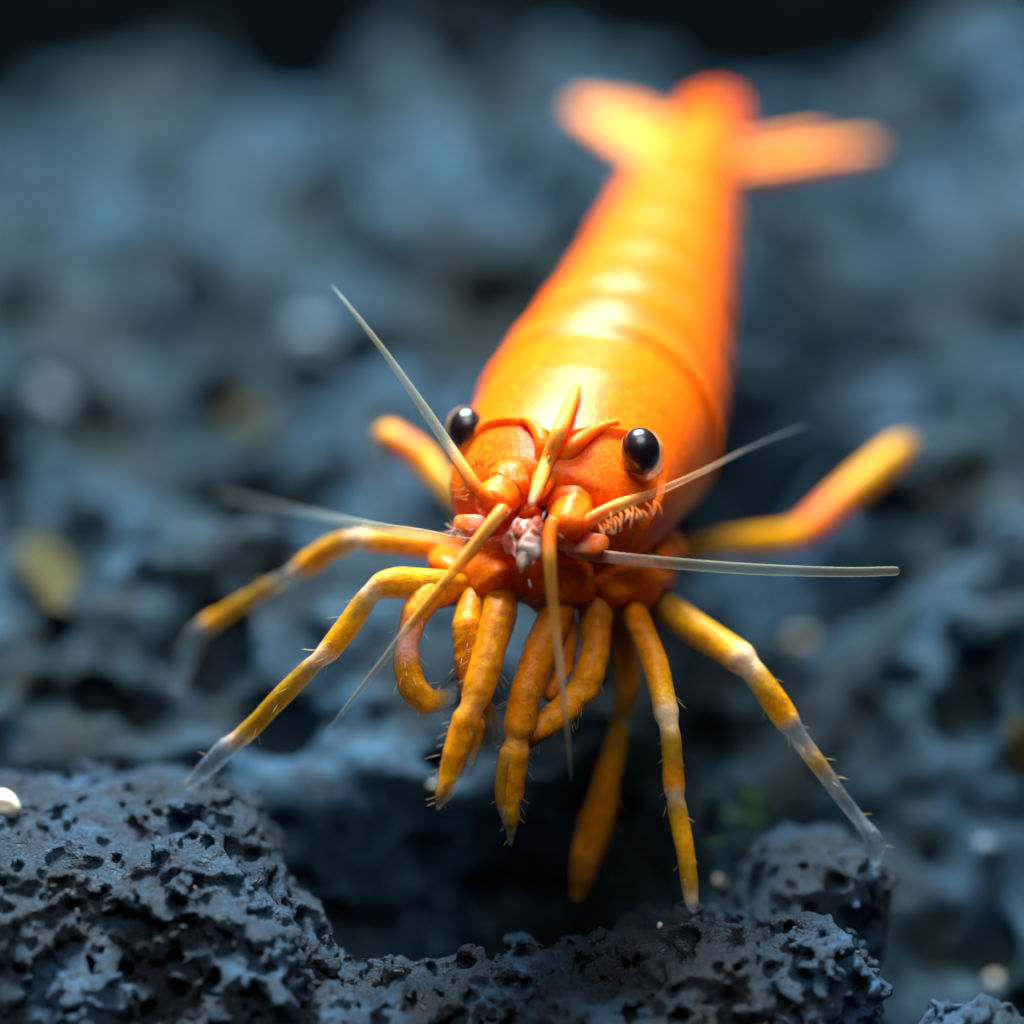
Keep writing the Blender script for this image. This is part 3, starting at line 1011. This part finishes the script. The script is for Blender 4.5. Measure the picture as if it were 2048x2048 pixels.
# limbs
def limb(name, spec, label=None, n=120, sides=16, hairs=18):
    sw = {'d': 'l', 'o': 'm'} if name == 'walking_leg' else {'d': 'l', 'o': 'm', 'w': 'a'}
    spec = [q[:4] + (sw.get(q[4], q[4]),) for q in spec]
    out = []
    for i, (x, y, d, r, k) in enumerate(spec):              # each joint: a swollen end, then a pinched hinge
        joint = k in ('w', 'a')
        last = joint and i + 1 < len(spec) and spec[i + 1][4] not in ('w', 'a')
        out.append((x, y, d, r * (0.86 if name == 'walking_leg' else 0.98) * (0.80 if last else 1.12 if joint else 1.0), k))
    spec = out
    rw = rows(spec)
    v, f, c = tube_data(rw, n, sides, straight=True)
    rs_ = np.random.default_rng(int(spec[0][0]) + int(spec[-1][1]))
    # uneven shell: shallow swellings and dents along the limb
    for _ in range(10):
        q = rs_.normal(0, 26, 3)
        v = v + (0.0007 * np.sin(v @ q + rs_.uniform(0, 6.3)))[:, None] * rs_.normal(0, 1, 3)
    if name != 'walking_leg':                               # knobbly, bristly claw shell
        for _ in range(12):
            q = rs_.normal(0, 85, 3)
            v = v + (0.0004 * np.sin(v @ q + rs_.uniform(0, 6.3)))[:, None] * rs_.normal(0, 1, 3)
        hairs = 44
    o = link(name, mesh(name, v, f, c), M_LEG, shrimp)
    if label:
        o['label'] = label
    parts_ = []
    for _ in range(hairs):                                   # sparse bristles
        i = rs_.integers(int(0.35 * n), n - 3) * sides + rs_.integers(0, sides)
        p0 = v[i]
        cen = v[(i // sides) * sides:(i // sides + 1) * sides].mean(0)
        nx_ = v[min(len(v) - 1, i + 3 * sides)] - p0
        dr = (p0 - cen) / (np.linalg.norm(p0 - cen) + 1e-9) + 0.9 * nx_ / (np.linalg.norm(nx_) + 1e-9) + rs_.normal(0, .2, 3)
        l = rs_.uniform(0.010, 0.026)
        k = [0.75, 0.5, 0.2, 0.5]
        parts_.append(tube_data([list(p0) + [0.0008] + k, list(p0 + dr * l * .6) + [0.0006] + k, list(p0 + dr * l) + [0.0004] + k], 5, 4))
    if parts_:
        hv, hf, hc = join(parts_)
        tag(link('bristles', mesh('bristles', hv, hf, hc), M_FEEL, o), kind='stuff')
    return o


def pincer(o, spec):
    v, f, c = tube_data(rows(spec), 30, 12)
    link('pincer_finger', mesh('pincer_finger', v, f, c), M_LEG, o)


limb('walking_leg', [(960, 1120, 6.25, 34, 'd'), (880, 1095, 6.22, 32, 'g'), (800, 1085, 6.22, 31, 'g'), (752, 1078, 6.23, 30, 'g'), (732, 1076, 6.24, 28, 'w'), (712, 1078, 6.25, 27, 'w'),
                     (690, 1084, 6.27, 27, 'v'), (650, 1103, 6.30, 28, 'g'), (612, 1132, 6.33, 28, 'g'), (598, 1142, 6.34, 24, 'w'), (580, 1150, 6.35, 20, 'k'),
                     (530, 1178, 6.38, 19, 'v'), (470, 1212, 6.42, 20, 'v'), (424, 1242, 6.45, 21, 'g'), (408, 1256, 6.46, 22, 'c'), (390, 1272, 6.48, 24, 'c'),
                     (372, 1320, 6.5, 24, 'c'), (352, 1385, 6.52, 12, 'c')], 'left leg with clear bluish lower half')
limb('walking_leg', [(975, 1180, 6.12, 34, 'd'), (880, 1170, 6.02, 36, 'g'), (800, 1166, 5.99, 38, 'g'), (760, 1172, 5.98, 34, 'g'), (742, 1184, 5.98, 31, 'w'), (724, 1204, 5.98, 27, 'v'),
                     (695, 1250, 5.98, 26, 'g'), (662, 1296, 5.98, 26, 'g'), (652, 1308, 5.98, 24, 'w'), (636, 1320, 5.98, 23, 'w'), (620, 1334, 5.99, 23, 'v'), (560, 1398, 6.0, 24, 'v'),
                     (492, 1462, 6.03, 24, 'v'), (474, 1480, 6.04, 24, 'w'), (456, 1496, 6.05, 24, 'c'), (420, 1532, 6.07, 24, 'c'), (388, 1560, 6.10, 16, 'c'), (372, 1578, 6.12, 8, 'c')],
     'left front walking leg with white joints')
limb('walking_leg', [(960, 1040, 6.5, 32, 'd'), (905, 985, 6.56, 34, 'v'), (860, 935, 6.62, 34, 'g'), (815, 895, 6.66, 36, 'y'), (780, 870, 6.68, 34, 'g'), (768, 885, 6.8, 24, 'v'),
                     (765, 960, 7.0, 18, 'k'), (760, 1040, 7.2, 12, 'k')], 'bent left rear leg raised beside the eye')
limb('walking_leg', [(1240, 1150, 6.2, 30, 'd'), (1283, 1260, 6.06, 32, 'd'), (1310, 1330, 6.0, 31, 'o'), (1328, 1400, 5.96, 29, 'g'), (1334, 1430, 5.95, 28, 'w'), (1337, 1450, 5.94, 27, 'w'),
                     (1341, 1475, 5.93, 25, 'v'), (1345, 1520, 5.92, 24, 'v'), (1348, 1558, 5.92, 26, 'o'), (1350, 1574, 5.92, 25, 'o'), (1351, 1583, 5.92, 24, 'w'), (1352, 1592, 5.92, 23, 'w'),
                     (1355, 1612, 5.92, 23, 'v'), (1365, 1680, 5.91, 23, 'g'), (1378, 1765, 5.90, 21, 'v'), (1382, 1796, 5.90, 20, 'w'), (1385, 1812, 5.90, 15, 'c'), (1388, 1828, 5.90, 5, 'c')],
     'right front leg reaching straight down to the rock')
limb('walking_leg', [(1250, 1150, 6.3, 36, 'd'), (1330, 1215, 6.2, 38, 'v'), (1400, 1262, 6.12, 40, 'g'), (1470, 1305, 6.07, 37, 'g'), (1486, 1318, 6.06, 35, 'w'), (1500, 1332, 6.05, 33, 'w'),
                     (1520, 1358, 6.04, 29, 'v'), (1552, 1405, 6.03, 30, 'g'), (1576, 1440, 6.03, 29, 'g'), (1584, 1452, 6.03, 26, 'c'), (1596, 1470, 6.03, 24, 'c'),
                     (1630, 1520, 6.03, 22, 'v'), (1670, 1578, 6.03, 18, 'k'), (1722, 1645, 6.03, 17, 'c'), (1740, 1668, 6.03, 22, 'c'), (1752, 1690, 6.04, 22, 'c'), (1752, 1735, 6.06, 10, 'c')],
     'right leg arched out to a clear foot on a rock hump')
limb('walking_leg', [(1300, 1120, 6.6, 32, 'd'), (1400, 1096, 6.72, 30, 'v'), (1500, 1082, 6.82, 32, 'g'), (1575, 1078, 6.88, 34, 'g'), (1610, 1062, 6.92, 36, 'y'), (1650, 1028, 6.97, 36, 'y'), (1720, 965, 7.03, 36, 'g'),
                     (1790, 905, 7.1, 34, 'g'), (1815, 890, 7.15, 26, 'v'), (1840, 940, 7.3, 16, 'k'), (1850, 1010, 7.5, 10, 'k')], 'bent right rear leg raised with its knee out')
limb('claw_leg', [(930, 1180, 6.08, 34, 'd'), (860, 1190, 6.0, 30, 'o'), (828, 1230, 5.97, 27, 'o'), (812, 1290, 5.96, 24, 'p'), (812, 1330, 5.96, 27, 'o'), (826, 1378, 5.96, 30, 'g'), (850, 1402, 5.97, 28, 'g'),
                  (872, 1402, 5.98, 22, 'v'), (900, 1392, 6.0, 18, 'c'), (918, 1366, 6.02, 9, 'c')], 'left claw leg curled inward')
claw = limb('claw_leg', [(1000, 1170, 6.05, 40, 'd'), (1000, 1230, 5.98, 36, 'd'), (975, 1310, 5.93, 34, 'o'), (955, 1380, 5.90, 33, 'o'), (942, 1415, 5.89, 30, 'w'), (932, 1440, 5.89, 30, 'o'), (912, 1500, 5.88, 25, 'o'),
                  (892, 1560, 5.88, 18, 'g'), (882, 1588, 5.88, 13, 'v'), (875, 1620, 5.89, 5, 'k')])
pincer(claw, [(952, 1430, 5.91, 22, 'm'), (945, 1490, 5.91, 18, 'v'), (922, 1550, 5.90, 13, 'k'), (890, 1606, 5.89, 4, 'k')])
limb('mouth_limb', [(950, 1180, 6.06, 34, 'd'), (936, 1250, 5.99, 34, 'o'), (935, 1320, 5.97, 28, 'd'), (948, 1390, 5.97, 26, 'd'), (970, 1440, 6.0, 26, 'v'), (975, 1500, 6.05, 20, 'k')])
claw = limb('claw_leg', [(1130, 1190, 6.05, 36, 'd'), (1085, 1290, 5.98, 36, 'd'), (1050, 1390, 5.94, 34, 'd'), (1038, 1455, 5.93, 34, 'o'), (1034, 1480, 5.93, 30, 'w'), (1030, 1505, 5.93, 30, 'o'), (1022, 1570, 5.94, 27, 'o'), (1020, 1620, 5.95, 20, 'g'),
                  (1022, 1650, 5.96, 12, 'v'), (1020, 1690, 5.98, 4, 'k')])
pincer(claw, [(1022, 1490, 5.92, 20, 'a'), (1006, 1540, 5.92, 15, 'v'), (1002, 1600, 5.93, 12, 'v'), (1014, 1660, 5.95, 4, 'k')])
limb('mouth_limb', [(1190, 1190, 6.1, 38, 'd'), (1195, 1290, 6.03, 32, 'd'), (1170, 1370, 6.0, 30, 'o'), (1120, 1430, 5.98, 32, 'o'), (1060, 1470, 5.96, 26, 'd'), (1040, 1490, 5.96, 14, 'd')])
limb('mouth_limb', [(1110, 1200, 6.1, 30, 'd'), (1130, 1280, 6.06, 24, 'd'), (1125, 1350, 6.03, 20, 'd'), (1090, 1400, 6.0, 18, 'd')])
limb('claw_leg', [(1220, 1200, 6.22, 34, 'd'), (1250, 1300, 6.2, 30, 'd'), (1256, 1370, 6.2, 26, 'o'), (1240, 1440, 6.22, 18, 'v'), (1222, 1530, 6.24, 24, 'o'), (1200, 1620, 6.26, 34, 'd'), (1172, 1710, 6.28, 32, 'o'),
                  (1160, 1760, 6.3, 22, 'd'), (1152, 1800, 6.32, 8, 'v')], 'right claw leg hanging in the shadow')

# tail fan
def blade(spec, name='tail_blade'):
    v, f, c = tube_data(rows(spec), 40, 22, flat=0.35, flat_dir=UP)
    link(name, mesh(name, v, f, c), M_TAIL, shrimp)


blade([(1350, 345, 8.10, 54, 't'), (1295, 305, 8.2, 60, 't'), (1235, 258, 8.3, 62, 't'), (1190, 226, 8.38, 52, 't'), (1158, 204, 8.42, 32, 'k')])
blade([(1370, 310, 8.25, 46, 't'), (1310, 266, 8.4, 52, 't'), (1250, 232, 8.5, 46, 't'), (1215, 215, 8.55, 22, 'k')])
blade([(1440, 345, 8.06, 56, 't'), (1530, 335, 8.1, 60, 't'), (1620, 318, 8.14, 60, 't'), (1705, 304, 8.16, 56, 't'), (1765, 296, 8.18, 40, 'k')])
blade([(1440, 312, 8.2, 46, 't'), (1520, 305, 8.3, 50, 't'), (1610, 290, 8.4, 46, 't'), (1660, 284, 8.45, 24, 'k')])
v, f, c = tube_data(rows([(1402, 285, 8.2, 62, 'o'), (1418, 245, 8.4, 58, 'r'), (1430, 222, 8.6, 46, 'r'), (1436, 210, 8.75, 24, 'r')]), 30, 22, flat=0.6, flat_dir=UP)
link('telson', mesh('telson', v, f, c), M_TAIL, shrimp)
